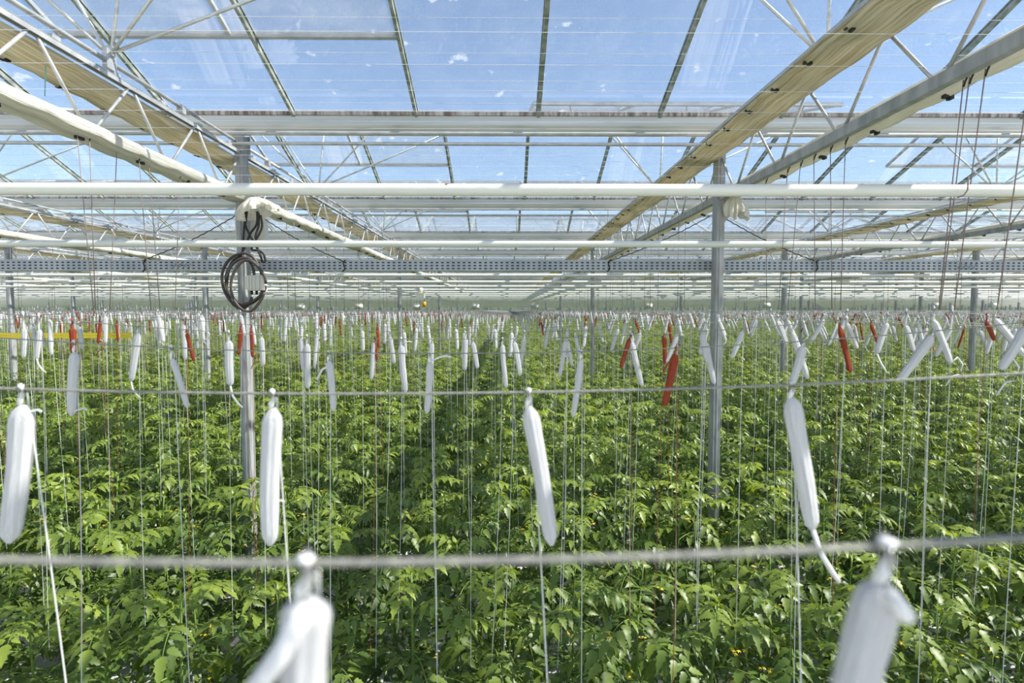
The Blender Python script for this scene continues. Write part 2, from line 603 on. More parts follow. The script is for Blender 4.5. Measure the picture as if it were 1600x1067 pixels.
# ------------------------------------------------------------------ folded screens
def bundle(width, hgt, seed, sag, lump, pleat=0.0):
    rr = random.Random(seed)
    b = MB()
    n = 84 if sag and not lump else 40; NY = 100
    ph = [rr.uniform(0, 6.28) for _ in range(8)]
    vv = []
    for i in range(NY + 1):
        y = P * i / NY
        u = abs(math.sin(PI * y / 0.4)) if sag else 1
        wv = 1 + 0.06 * math.sin(1.3 * y + ph[0]) + 0.03 * math.sin(3.7 * y + ph[1]) + lump * 0.16 * math.sin(0.9 * y + ph[2])
        for j in range(n):
            a = 2 * PI * j / n
            ca, sa = math.cos(a), math.sin(a)
            px = math.copysign(abs(ca) ** 0.75, ca) * width / 2 * wv
            fold = 0.12 * math.sin(9 * a + 1.1 * math.sin(y * 1.7 + ph[3])) + 0.06 * math.sin(17 * a + y * 1.3 + ph[4])
            pz = math.copysign(abs(sa) ** 0.8, sa) * hgt / 2 * (1 + fold * 1.6 + lump * 0.25 * math.sin(y * 1.9 + ph[5] + a))
            if sa < 0:
                pz -= pleat * abs(math.sin(px * 95 + 1.5 * math.sin(y * 0.9 + ph[7]) + 0.7 * math.sin(y * 3.1)))
                pz -= 0.012 * u * (1 + lump) + 0.006 * math.sin(2.2 * y + ph[6])
            vv.append((px, y, pz))
    ff = [(i * n + j, i * n + (j + 1) % n, (i + 1) * n + (j + 1) % n, (i + 1) * n + j) for i in range(NY) for j in range(n)]
    b.add(vv, [tuple(reversed(f)) for f in ff], True)
    return b
up_me = [bundle(0.30, 0.05, s_, True, 0.0, 0.010).mesh('screen_cloth', M['cloth']) for s_ in (1, 2)]
lo_me = [bundle(0.185, 0.085, s_, True, 0.12, 0.005).mesh('screen_cloth', M['cloth2']) for s_ in (3, 4, 5)]
cb = MB(); cb.box((0, 0, 0), (0.045, 0.025, 0.018)); cb.box((0.012, 0, -0.012), (0.016, 0.034, 0.01)); clip_me = cb.mesh('screen_clip', M['dark'])
cb = MB(); cb.box((0, P / 2, 0), (0.022, P, 0.022)); rail_me = cb.mesh('edge_rail', M['truss'])

# vent linkage: rods fanning up from the drive tube to the vents
lb_dirs = [(-0.85, -0.35, 0.86), (-0.62, 0.35, 0.86), (0.08, 0.1, 0.93), (0.95, -0.3, 0.84), (1.65, 0.25, 0.80)]
rod_me = []
for dx, dy, dz in lb_dirs:
    q = MB(); q.tube([(0.015 * (1 if dx > 0 else -1), 0, 0.02), (dx, dy, dz)], 0.011, 7); q.box((dx, dy, dz), (0.05, 0.02, 0.03)); rod_me.append(q.mesh('push_rod', M['alu']))
q = MB(); q.box((0, 0, -0.02), (0.03, 0.09, 0.12)); q.box((0, 0, 0.03), (0.06, 0.03, 0.06)); node_me = q.mesh('linkage_bracket', M['truss'])
q = MB()
for dx, dy, dz in lb_dirs:
    q.tube([(0, 0, 0.02), (dx, dy, dz)], 0.011, 4)
q.box((0, 0, 0), (0.04, 0.08, 0.12))
linkfar_me = q.mesh('vent_linkage', M['alu'])

far_truss = MB()
for j in range(-1, NB - 1):
    y = Y0 + P * j
    xs = truss_xs(y + P, 1.0)
    if j == -1:
        xs = [XT0 + S * k for k in range(-2, 5)]
    for i, x in enumerate(xs):
        side = 'left' if x < 0 else 'right'
        near = j <= 0 or (j == 1 and abs(x) < 12)
        where = ('%s from left before the first post row' % ordn(i + 1)) if j < 0 else '%s from left behind the %s post row' % (ordn(i + 1), ordn(j + 1))
        if j <= 1:
            t = thing('roof_truss', 'lattice steel truss, ' + where, 'truss', (x, y, 0), 'lattice trusses')
            obj('top_chord', top_me, t); obj('bottom_chord', bot_me, t)
            for dm in diag_me:
                obj('diagonal_brace', dm, t)
        elif j < 8:
            tag(obj('roof_truss', trussfar_me, loc=(x, y, 0)), 'lattice steel truss, ' + where, 'truss', 'lattice trusses')
        else:
            far_truss.box((x, y + P / 2, ZT), (0.05, P, 0.05)); far_truss.box((x, y + P / 2, ZB), (0.05, P, 0.06))
            far_truss.box((x - 0.17, y + P / 2, ZT), (0.3, P, 0.05), mi=1); far_truss.box((x + 0.12, y + P / 2, ZB + 0.03), (0.2, P, 0.1), mi=1)
            continue
        # upper and lower folded screens beside the chords
        ux, lx = x - 0.185, (x + 0.115 if x > 0 else x - 0.02)
        lz = ZB + (0.045 if x > 0 else 0.0)
        t = thing('upper_screen', 'pleated beige screen bundle under truss top, ' + where, 'folded screen', (ux, y, ZT - 0.035), 'upper folded screens')
        o = obj('screen_cloth', up_me[(i + j) % 2], t)
        if near and abs(x) < 8:
            obj('edge_rail', rail_me, t, (-0.15, 0, 0.005))
            for k in range(20):
                obj('screen_clip', clip_me, t, (-0.125, 0.2 + 0.4 * k, -0.028))
        t = thing('lower_screen', 'rounded pale screen bundle beside truss foot, ' + where, 'folded screen', (lx, y, lz), 'lower folded screens')
        o = obj('screen_cloth', lo_me[(i + j) % 3], t)
        if near and abs(x) < 8:
            for k in range(14):
                obj('screen_clip', clip_me, t, (0.03, 0.3 + 0.56 * k, -0.058))
        # drive tube and vent linkages
        if j < 3:
            tag(obj('drive_tube', drive_me, loc=(x - 0.0, y, ZT + 0.085)), 'thin drive tube with clamps on truss top, ' + where, 'tube', 'vent drive tubes')
        for n_, yy in enumerate((y + 2.0 + 0.2, y + 6.0 + 0.2)):
            lab = 'fan of thin pale rods rising to the vents from a truss top, %s, %s one' % (where, ('nearer', 'farther')[n_])
            lab = 'fan of pale vent rods, %s of two, %s' % (('nearer', 'farther')[n_], where)
            if j < 1:
                t = thing('vent_linkage', lab, 'vent rods', (x, yy, ZT + 0.12), 'vent rod fans')
                for rm in rod_me:
                    obj('push_rod', rm, t)
                obj('linkage_bracket', node_me, t)
            elif j < 5:
                tag(obj('vent_linkage', linkfar_me, loc=(x, yy, ZT + 0.12)), lab, 'vent rods', 'vent rod fans')
tag(far_truss.build('distant_trusses', [M['truss'], M['cloth2']]), 'farthest trusses with folded screens before the back wall', 'trusses', None, 'stuff')

# cloth bunched up at the two near posts
def tuft(px, py, d, wpx, hpx, seed, label, dx=0.0, rimz=0.0):
    rr = random.Random(seed)
    c = at(px, py, d)
    W, H = wpx / F * d, hpx / F * d
    b = MB()
    n, m = 96, 20
    ph = [rr.uniform(0, 6.28) for _ in range(6)]
    vv = []
    for i in range(m + 1):
        v = i / m
        r = 0.30 + 0.72 * math.sin(PI * min(0.62, v * 0.68)) ** 1.1
        for j in range(n):
            a = 2 * PI * j / n
            ruf = 0.03 + 0.13 * v
            k = r * (1 + ruf * math.sin(13 * a + ph[0] + v) + 0.6 * ruf * math.sin(22 * a + ph[3]) + 0.20 * math.sin(2 * a + ph[1] + 1.5 * v) + 0.08 * math.sin(5 * a + ph[4]))
            hz = 1 + 0.22 * v * math.sin(3 * a + ph[2]) + 0.08 * v * math.sin(8 * a + ph[5])
            vv.append((c.x + dx * (v - 0.5) * W + W / 2 * k * math.cos(a), c.y + W * 0.36 * k * math.sin(a), c.z + H / 2 - H * v * hz + rimz * v * math.cos(a)))
    ff = [(i * n + j, (i + 1) * n + j, (i + 1) * n + (j + 1) % n, i * n + (j + 1) % n) for i in range(m) for j in range(n)]
    b.add(vv, ff, True)
    b.f.append(tuple(range(n))); b.sm.append(False); b.mi.append(0)
    tag(b.build('bunched_cloth', M['cloth2']), label, 'cloth')
tuft(401, 322, 5.33, 62, 25, 3, 'bunched pale cloth hanging at the post with the cable coil', 0.1, 0.05)
tuft(1146, 321, 5.5, 38, 32, 8, 'bunched pale cloth hanging beside the bare right-hand post')

# ------------------------------------------------------------------ heating pipes across
pb = MB(); pb.tube([(-WX, 0, 0), (WX, 0, 0)], 0.0255, 20, caps=False); pipe_me = pb.mesh('heating_pipe', M['pipe'])
pd = 2.46
k = 0
while pd < YEND - 1:
    k += 1
    z = HC + 0.50
    o = tag(obj('heating_pipe', pipe_me, loc=(0, pd, z)), 'cream painted heating pipe, %s from the camera, running across' % ordn(k), 'pipe', 'heating pipes')
    if k == 1:
        q = MB()
        cx_ = at(700, 298, pd).x
        vv = []
        for a_i in range(15):
            an = math.radians(35 + 150 * a_i / 14)
            wd = 0.003 + 0.022 * max(0, math.sin(an)) ** 6
            for k2 in (0, 1):
                vv.append((cx_ - 0.007 + (wd if k2 else -0.004), -0.0261 * math.cos(an - PI / 2 + PI / 2) * 1.0, 0.0261 * math.sin(an)))
        vv = [(x_, -abs(y_) if y_ < 0 else y_, z_) for x_, y_, z_ in vv]
        q.add(vv, [(2 * k2, 2 * k2 + 1, 2 * k2 + 3, 2 * k2 + 2) for k2 in range(14)], True)
        oo = q.build('rust_patch', M['rust'], o); oo['label'] = 'rust patch on the pipe'
        # thin wire hooks round the pipe
    pd += 2.0

# hooks on pipes and dangling
def tubething(name, pts, r, m, label, cat, group=None, n=8):
    q = MB(); q.tube(pts, r, n)
    return tag(q.build(name, m), label, cat, group)
hk = at(1496, 299, 2.43)
tubething('wire_hook', [hk + Vector((0.02, -0.03, 0.055)), hk + Vector((0.018, -0.031, 0.0)), hk + Vector((0.004, -0.03, -0.022)), hk + Vector((-0.02, -0.028, -0.03))], 0.003, M['cord'], 'dark bent wire hook on the nearest heating pipe, far right', 'hook')

# ------------------------------------------------------------------ cable tray
TY = Y0 + 0.14
tz0, tz1 = at(800, 423, TY).z, at(800, 407, TY).z
tray = thing('cable_tray', 'perforated galvanised cable tray running across behind the nearest posts', 'cable tray', (0, TY, 0))
b = MB()
h = tz1 - tz0
pitch = 0.052
slot = 0.026
X0, X1 = -9.0, 9.0
zs = [tz0, tz0 + .15 * h, tz0 + .27 * h, tz0 + .44 * h, tz0 + .56 * h, tz0 + .73 * h, tz0 + .85 * h, tz1]
xs = []
x = X0
while x < X1:
    xs += [x, x + slot]
    x += pitch
vv = [(x, 0, z) for z in zs for x in xs]
nx = len(xs)
ff = []
for r_ in range(len(zs) - 1):
    for c_ in range(nx - 1):
        if r_ in (1, 3, 5) and c_ % 2 == 0:
            continue
        a = r_ * nx + c_
        ff.append((a, a + 1, a + 1 + nx, a + nx))
b.add(vv, ff)
b.box(((X0 + X1) / 2, 0.05, tz0 - 0.001), (X1 - X0, 0.10, 0.002))
b.box(((X0 + X1) / 2, 0.10, (tz0 + tz1) / 2), (X1 - X0, 0.002, h))
b.box(((X0 + X1) / 2, 0.0, tz1 + 0.002), (X1 - X0, 0.012, 0.006))
b.build('tray_channel', M['tray'], tray)
q = MB(); q.box(((X0 + X1) / 2, 0.045, (tz0 + tz1) / 2), (X1 - X0, 0.085, h * 0.86)); q.build('slot_shade_fill', M['dark'], tray)  # black filler box added as the dark shade seen through the tray slots
for px in (226, 538, 952, 1277):
    q = MB()
    p = at(px, 415, TY - 0.012)
    q.tube([p + Vector((0.012, 0, 0.055)) - Vector((0, TY, 0)), p + Vector((-0.012, -0.004, 0.03)) - Vector((0, TY, 0)), p + Vector((0.006, -0.004, -0.03)) - Vector((0, TY, 0)), p + Vector((-0.02, 0, -0.06)) - Vector((0, TY, 0))], 0.006, 6)
    q.build('tray_clamp', M['dark'], tray)
for px in (268, 1497):
    for k in range(4):
        q = MB()
        p = at(px + k * 8, 420, TY - 0.006) - Vector((0, TY, 0)); p2 = at(px + 6 + k * 8, 412, TY - 0.006) - Vector((0, TY, 0))
        q.tube([p, p2], 0.004, 6)
        q.build('tray_bolt', M['truss'], tray)
# stay cables from the posts to the tray
for a, bb, lab in (((370, 336), (222, 407), 'left of the coil post'), ((404, 336), (538, 409), 'right of the coil post'), ((1109, 338), (952, 408), 'left of the bare right post'), ((1127, 338), (1277, 409), 'right of the bare right post')):
    p, q_ = at(*a, 5.56), at(*bb, TY - 0.01)
    pts = []
    for k in range(41):
        t_k = k / 40
        v = p.lerp(q_, t_k)
        v.z += 0.004 * math.sin(k * 2.2) - 0.03 * math.sin(PI * t_k)
        pts.append(v)
    tubething('stay_cable', pts, 0.005, M['cable'], 'thin dark twisted cable sloping down to the tray, ' + lab, 'cable', 'tray stay cables', 6)

# ------------------------------------------------------------------ things on the left post
coil = thing('cable_coil', 'coil of thick brown-grey cable hanging on the left post', 'cable', at(385, 440, 5.38))
cl = coil.location.copy()
def ell(cx, cy, rx, ry, d, ph=0, wob=0.0, a0=0, a1=2 * PI):
    out = []
    for k in range(41):
        a = a0 + (a1 - a0) * k / 40
        out.append(at(cx + rx * math.cos(a) + wob * math.sin(3 * a + ph), cy + ry * math.sin(a) + wob * math.cos(2 * a + ph), d + 0.02 * math.sin(a + ph)) - cl)
    return out
for (cx, cy, rx, ry, d, ph, wob) in ((379, 438, 32, 41, 5.36, 0, 1.5), (384, 440, 30, 36, 5.33, 1, 2), (388, 446, 26, 40, 5.30, 2, 1.5), (376, 441, 22, 40, 5.39, 4, 1)):
    q = MB(); q.tube(ell(cx, cy, rx, ry, d, ph, wob, 0.15 * ph, 2 * PI + 0.1 * ph - 0.25), 0.0125, 10); q.build('cable_loop', M['cable'], coil)
for pts in ([(386, 330), (384, 352), (391, 368), (400, 385), (407, 400), (410, 410)], [(402, 330), (401, 350), (391, 365), (383, 385), (374, 402), (360, 415)],
            [(384, 330), (382, 350), (380, 375), (379, 392), (370, 405)], [(404, 332), (404, 352), (399, 372), (404, 390), (412, 397), (415, 409)], [(407, 336), (409, 356), (397, 380), (393, 390), (402, 391)]):
    q = MB()
    P3 = [at(a, b_, 5.36 + 0.01 * (i % 2)) - cl for i, (a, b_) in enumerate(pts)]
    fine = []
    for i in range(len(P3) - 1):
        p0, p1, p2, p3 = P3[max(i - 1, 0)], P3[i], P3[i + 1], P3[min(i + 2, len(P3) - 1)]
        for k in range(6):
            t_k = k / 6
            fine.append(0.5 * ((2 * p1) + (p2 - p0) * t_k + (2 * p0 - 5 * p1 + 4 * p2 - p3) * t_k ** 2 + (3 * p1 - p0 - 3 * p2 + p3) * t_k ** 3))
    fine.append(P3[-1])
    q.tube(fine, 0.010, 8); o = q.build('cable_run', M['dark'], coil)
def boxthing(name, px0, py0, px1, py1, d, dep, label, cat):
    a, b_ = at(px0, py1, d), at(px1, py0, d)
    W, H = b_.x - a.x, b_.z - a.z
    t = thing(name, label, cat, ((a.x + b_.x) / 2, d, a.z))
    q = MB(); q.box((0, dep / 2, H / 2), (W, dep, H)); q.build('box_body', M['box'], t)
    return t, W, H
t, W, H = boxthing('junction_box', 386, 430, 411, 454, 5.36, 0.09, 'cream ribbed junction box on the left post inside the cable coil', 'electrical box')
q = MB()
q.box((0, -0.008, H / 2), (W * 1.08, 0.016, H * 0.86))
for k in (-0.36, -0.18, 0.02, 0.3):
    q.box((k * W, -0.02, H / 2), (0.010, 0.012, H * 0.84))
q.box((W * 0.55, 0.0, H * 0.42), (0.03, 0.06, H * 0.8))
q.build('box_lid', M['box'], t)
q = MB()
for k in (-0.3, 0, 0.3):
    q.tube([(k * W, 0.03, 0.0), (k * W, 0.03, -0.035)], 0.012, 8)
q.build('cable_gland', M['dark'], t)
t, W, H = boxthing('control_box', 368, 341, 412, 376, 5.60, 0.10, 'wide cream box mounted behind the top of the left post', 'electrical box')
q = MB(); q.box((0, -0.005, H / 2), (W * 0.94, 0.01, H * 0.92)); q.box((W * 0.36, -0.012, H / 2), (0.01, 0.008, H * 0.9)); q.build('box_lid', M['box'], t)

# ------------------------------------------------------------------ screen wires stretched across below the roof
sw = MB(); sw.tube([(-WX / 2, 0, 0), (WX / 2, 0, 0)], 0.0011, 4, caps=False); sw_me = sw.mesh('screen_wire', M['swire'])
kk = 0
yy = 2.58
while yy < 17:
    kk += 1
    tag(obj('screen_wire', sw_me, loc=(0, yy, ZT + 0.0)), 'thin white wire stretched across under the glass, upper layer, %s from the camera' % ordn(kk), 'wire', 'upper screen wires')
    yy += 0.4
kk = 0
yy = 2.14
while yy < 12:
    kk += 1
    tag(obj('screen_wire', sw_me, loc=(0, yy, ZB + 0.09)), 'thin white wire stretched across under the glass, lower layer, %s from the camera' % ordn(kk), 'wire', 'lower screen wires')
    yy += 0.32

# ------------------------------------------------------------------ crop wires
def wz(X):
    mid = (XT0 + S / 2)
    u = (X - mid) % S
    if u > S / 2:
        u -= S
    return HC - 0.135 + 0.028 * u * u
def wz0(X):
    """the nearest wire rises a little faster beside the camera"""
    w_ = max(0.0, min(1.0, (abs(X) - 0.35) / 0.9))
    w_ = w_ * w_ * (3 - 2 * w_)
    return (1 - w_) * (HC - 0.1345 + 0.085 * (X + 0.10) ** 2) + w_ * wz(X)
WD = [0.305, 0.94, 1.81, 2.70]
while WD[-1] < YEND - 2:
    WD.append(WD[-1] + 0.8)
def wire_mesh(hw, r, n, step, wz=wz):
    q = MB()
    N = int(2 * hw / step)
    q.tube([(-hw + 2 * hw * i / N, 0, wz(-hw + 2 * hw * i / N)) for i in range(N + 1)], r, n, caps=False)
    return q.mesh('crop_wire', M['wire'])
wmn = wire_mesh(4, 0.0021, 10, 0.03, wz0)
wm0 = wire_mesh(4, 0.0021, 10, 0.04)
wm1 = wire_mesh(16, 0.0019, 6, 0.3)
wm2 = wire_mesh(56, 0.0022, 4, 0.55)
wm3 = wire_mesh(WX, 0.003, 3, 1.1)
for i, d in enumerate(WD):
    me = wmn if i == 0 else wm0 if d < 1.2 else wm1 if d < 14 else wm2 if d < 52 else wm3
    tag(obj('crop_wire', me, loc=(0, d, 0)), 'grey steel crop wire with a slight sag, %s from the camera' % (ordn(i + 1) if i < 99 else 'farthest'), 'wire', 'crop wires')

# hanging cords from the trusses to the crop wires
cords = [(1491, 105), (1500, 108), (1524, 98), (1597, 0), (1313, 185), (1290, 195), (1265, 235), (1245, 225), (1225, 246), (1192, 272), (131, 208), (150, 215), (192, 235), (240, 250), (225, 250), (288, 285)]
cords.sort()
for i, (px, py) in enumerate(cords):
    X = XT0 + (0 if px < 800 else S)
    X += 0.03
    # depth at which the truss foot is seen at px
    d = 1.0
    for _ in range(30):
        p = at(px, 484, d)
        d *= X / p.x
    dw = min(WD, key=lambda q_: abs(q_ - d))
    top = Vector((X, d, ZB - 0.03))
    bot = Vector((X - 0.015, d + max(-0.10, min(0.10, dw - d)), wz(X)))
    q = MB(); q.tube([top, bot], 0.0026, 6)
    t = q.build('suspension_line', M['cord'])
    side = 'left' if px < 800 else 'right'
    n_ = sum(1 for c in cords[:i + 1] if (c[0] < 800) == (px < 800))
    tag(t, 'thin brown cord, %s from left of those hanging from the %s-hand truss' % (ordn(n_), side), 'cord', 'cords hanging from the trusses')
    hb = MB(); hb.tube([top + Vector((0, 0, 0.05)), top + Vector((0.015, 0, 0.01)), top + Vector((0, 0, -0.03))], 0.005, 6); hb.build('cord_hook', M['dark'], t)
cm = MB(); cm.tube([(0, 0, ZB - 0.03), (0, 0, HC + 0.01)], 0.0028, 5); cord_me = cm.mesh('suspension_line', M['cord'])
nc = {}
for j, d in enumerate(WD[4:22]):
    for x in truss_xs(d, 0.5):
        if d < 6 and -3 < x < 3:
            continue
        for dx in ((-0.05,) if j % 2 else (0.05, -0.03)):
            tag(obj('suspension_line', cord_me, loc=(x + dx, d + 0.1 * dx, 0)), 'thin cord dropping from a truss to the crop wires in the middle distance', 'cord', 'cords in the middle distance')

# ------------------------------------------------------------------ string bobbins
def bobbin_mesh(seed, m, name='string_bundle'):
    """unit bundle: top at 0, bottom at -1 (z), width 1 (x), thickness 0.7 (y)"""
    rr = random.Random(seed)
    q = MB()
    n, rings = 30, 18
    ph = rr.uniform(0, 6)
    bend = rr.uniform(-0.10, 0.10)
    vv = []
    for i in range(rings + 1):
        v = i / rings
        e = min(1, (v / 0.10)) ** 0.5 if v < 0.10 else (min(1, (1 - v) / 0.07) ** 0.55 if v > 0.93 else 1)
        r = 0.5 * (0.30 + 0.70 * e) * (1.0 - 0.20 * v + 0.06 * math.sin(PI * v)) * (1 + 0.035 * math.sin(9 * v + ph))
        if i == 0:
            r = 0.14
        if i == rings:
            r = 0.12
        for j in range(n):
            a = 2 * PI * j / n + 0.25 * v
            k = r * (1 + 0.06 * math.cos(9 * a + ph + v) + 0.03 * math.cos(14 * a - v))
            k2 = 1 - 0.38 * abs(math.cos(a + ph * 0.1)) * math.exp(-((a % PI - PI / 2) ** 2) * 6)
            vv.append((k * math.cos(a) + bend * math.sin(PI * v), 0.72 * k * k2 * math.sin(a), -v))
    ff = [(i * n + j, (i + 1) * n + j, (i + 1) * n + (j + 1) % n, i * n + (j + 1) % n) for i in range(rings) for j in range(n)]
    ff.append(tuple(range(n))); ff.append(tuple(reversed(range(rings * n, rings * n + n))))
    q.add(vv, ff, True)
    return q.mesh(name, m)
BW = [bobbin_mesh(i, M['white']) for i in range(5)]
BRD = [bobbin_mesh(i + 20, M['red']) for i in range(3)]
hq = MB()
hq.tube([(0, 0.006, -0.006), (0, 0.0065, 0.003), (0, 0.0, 0.007), (0, -0.0065, 0.003), (0, -0.006, -0.01), (0, 0, -0.03)], 0.0015, 6)
hook_me = hq.mesh('hook', M['hook'])
kq = MB()
kq.tube([(-0.003, 0, -0.034), (-0.002, -0.003, -0.022), (0.002, -0.002, -0.008), (0.0, -0.003, 0.006), (-0.002, -0.002, 0.010)], 0.0045, 8, scale=[0.7, 1, 0.8, 1.2, 0.5])
knot_me = {False: kq.mesh('knot', M['white']), True: kq.mesh('knot', M['red'])}
def tw_mesh(r, n, m, seed):
    rr = random.Random(seed)
    q = MB()
    pts = []
    a, b_ = rr.uniform(0, 6), rr.uniform(0, 6)
    for i in range(13):
        v = i / 12
        pts.append((0.010 * math.sin(3 * v + a) * v, 0.012 * math.sin(2.3 * v + b_) * v, -v))
    q.tube(pts, r, n, caps=False)
    return q.mesh('twine', m)
TW = [tw_mesh(0.0012, 6, M['twine'], i) for i in range(4)]
TWR = [tw_mesh(0.0012, 6, M['redtwine'], i) for i in range(2)]
def tail_mesh(pts, r, m):
    q = MB(); q.tube(pts, r, 6, scale=[1, 1, 1, 0.9, 0.7][:len(pts)] + [0.7] * max(0, len(pts) - 5)); return q.mesh('loose_end', m)
TAILS = [[(0, 0, 0), (0.006, -0.004, -0.02), (0.016, -0.004, -0.036), (0.024, 0, -0.046)],
         [(0, 0, 0), (-0.014, -0.003, -0.008), (-0.026, 0, -0.028), (-0.024, 0, -0.04)],
         [(0, 0, 0.0), (0.016, -0.002, 0.008), (0.032, 0, 0.012), (0.04, 0, 0.008)],
         [(0, 0, 0), (0.018, 0, 0.014), (0.032, 0, -0.004), (0.026, 0, -0.03), (0.006, 0, -0.034), (-0.01, 0, -0.06)]]
TLW = [tail_mesh(p, 0.0023, M['white']) for p in TAILS]
TLR = [tail_mesh(p, 0.0023, M['red']) for p in TAILS]

def bobbin(wire, x, L, W, tx, ty, red, tw_slant, off=(0, 0), tail=None, detail=True, twine_len=1.45, hang=0.03):
    """hung on wire number `wire` at x; tx, ty tilts"""
    d = WD[wire]
    z = wz(x) if wire else wz0(x)
    root = thing('string_bobbin', '', 'string bobbin', (x, d, z))
    up = hang
    body = obj('string_bundle', (R.choice(BRD) if red else R.choice(BW)), root, (off[0], 0, -up + off[1]), Euler((ty, tx, 0)), (W, W, L))
    tw = obj('twine', R.choice(TWR if red else TW), root, (0.004, 0.004, -up * 0.3), Euler((0, tw_slant, R.uniform(0, 6) if abs(tw_slant) < 0.02 else 0)), (1, 1, twine_len))
    if detail:
        obj('hook', hook_me, root)
        obj('knot', knot_me[red], root, (0, 0, 0), None, (1, 1, up / 0.03))
    if tail is not None:
        rot = Euler((ty, tx, 0))
        e = rot.to_matrix() @ Vector((0, 0, -L * tail[1])) + Vector((off[0], 0, -up + off[1]))
        obj('loose_end', (TLR if red else TLW)[tail[0]], root, e, None, (tail[2],) * 3)
    return root, red, wire, x

made = []
def hero(wire, top, bot, wpx, red=False, tw=None, tail=None, yaw=0):
    d = WD[wire]
    a, b_ = at(*top, d), at(*bot, d)
    L = (b_ - a).length
    tx = math.atan2(-(b_.x - a.x), -(b_.z - a.z)) 
    tx = math.atan2((a.x - b_.x), (a.z - b_.z))
    W = wpx / F * d
    # hook point: straight above the top on the wire
    x = a.x
    if abs(top[0] - bot[0]) > 8 and wire > 1:
        x = a.x
    hang = max(0.012, (wz(x) if wire else wz0(x)) - a.z)
    sl = 0.0
    if tw is not None:
        e = at(*tw, d)
        sl = math.atan2((x - e.x), (wz(x) - e.z))
    else:
        sl = R.uniform(-0.02, 0.03)
    r = bobbin(wire, x, L, W, tx, 0, red, sl, (0, 0), tail, True, R.uniform(1.35, 1.6), hang)
    made.append(r)
# nearest wire
hero(0, (481, 930), (478, 1190), 78)
def strap(i, pts, r):
    root = made[i][0]
    d = WD[made[i][2]]
    q = MB(); q.tube([at(a_, b_, d - 0.012) - root.location for a_, b_ in pts], r, 8)
    q.build('loose_end', M['white'], root)
strap(0, [(478, 950), (458, 985), (440, 1020), (418, 1050), (392, 1085)], 0.0055)
hero(0, (1378, 905), (1300, 1180), 72)
# second wire
strap(1, [(1392, 930), (1408, 950), (1420, 966)], 0.004)
hero(1, (36, 632), (14, 848), 37, tw=(97, 1067), tail=(2, 0.08, 0.8))
hero(1, (427, 637), (422, 852), 31, tw=(450, 1000), tail=(2, 0.7, 0.55))
hero(1, (826, 634), (862, 852), 26, tw=(850, 1067))
hero(1, (1236, 620), (1270, 828), 29, tw=(1246, 1067), tail=(0, 1.0, 1.9))
# third wire
hero(2, (117, 550), (112, 650), 16, tail=(2, 0.95, 1.2))
hero(2, (269, 560), (293, 637), 10)
hero(2, (514, 563), (521, 642), 11, tail=(1, 0.1, 1.5))
hero(2, (672, 565), (667, 646), 11, tail=(2, 0.0, 1.6))
hero(2, (908, 560), (895, 652), 10)
hero(2, (1056, 552), (1038, 634), 12, red=True, tail=(1, 0.1, 1.3))
hero(2, (1255, 540), (1236, 603), 13)
hero(2, (1457, 522), (1404, 595), 15)
hero(2, (1603, 512), (1563, 577), 16, tail=(3, 0.9, 1.6))
# fourth wire
hero(3, (38, 512), (37, 560), 9); hero(3, (62, 515), (57, 562), 8, tail=(0, 0.9, 1.6))
hero(3, (216, 520), (205, 596), 11, tail=(0, 1.0, 1.7)); hero(3, (113, 512), (114, 552), 10, red=True)
hero(3, (291, 510), (303, 555), 6, red=True); hero(3, (358, 532), (360, 603), 13, tail=(0, 1, 2.2))
hero(3, (408, 520), (411, 565), 8)
hero(3, (480, 537), (481, 607), 10); hero(3, (470, 524), (474, 574), 8)
hero(3, (584, 516), (580, 577), 7); hero(3, (586, 535), (589, 562), 4, red=True)
hero(3, (627, 538), (634, 613), 10, tail=(2, 0.0, 1.2)); hero(3, (675, 527), (668, 600), 8)
hero(3, (738, 518), (746, 560), 7); hero(3, (785, 538), (791, 606), 8)
hero(3, (803, 512), (813, 566), 8); hero(3, (884, 520), (874, 578), 7); hero(3, (886, 520), (894, 560), 6)
hero(3, (985, 522), (970, 569), 7, red=True); hero(3, (987, 534), (1003, 603), 9)
hero(3, (1058, 515), (1040, 558), 7); hero(3, (1038, 510), (1039, 553), 7, red=True)
hero(3, (1097, 506), (1107, 552), 10); hero(3, (1103, 535), (1116, 600), 9)
hero(3, (1161, 513), (1143, 556), 8); hero(3, (1238, 520), (1262, 592), 10)
hero(3, (1312, 511), (1329, 582), 9, red=True); hero(3, (1322, 500), (1340, 542), 7)
hero(3, (1386, 504), (1370, 552), 10, tail=(0, 1, 2)); hero(3, (1415, 508), (1428, 549), 8)
hero(3, (1458, 500), (1485, 567), 12, tail=(3, 1, 1.8)); hero(3, (1486, 512), (1462, 557), 8)
hero(3, (1553, 498), (1600, 556), 12); hero(3, (1541, 503), (1554, 532), 7, red=True)
# further wires, until about 300 stand
wi = 4
while len(made) < 285:
    d = WD[wi]
    x = -0.89 * d - 0.2 + R.uniform(0, 0.4)
    while x < 0.89 * d + 0.2:
        red = R.random() < 0.16
        f = min(1, max(0, (x / d + 0.05) / 0.45))
        amp = 0.08 + 0.42 * f
        tx = (R.choice((-1, 1)) * R.uniform(0.5, 1.0) * amp) if f > 0.05 else R.uniform(-0.14, 0.10)
        made.append(bobbin(wi, x, R.uniform(0.15, 0.215) * (0.9 if red else 1), R.uniform(0.022, 0.034) * (0.75 if red else 1), tx, R.uniform(-.1, .1), red, R.uniform(-0.035, 0.035),
                           tail=(R.randrange(4), 1.0, R.uniform(1, 1.6)) if R.random() < 0.25 else None, detail=d < 6, twine_len=R.uniform(1.35, 1.6)))
        x += R.uniform(0.30, 0.48) if R.random() > 0.15 else 0.06
    wi += 1
from collections import defaultdict
bw = defaultdict(list)
for r in made:
    bw[r[2]].append(r)
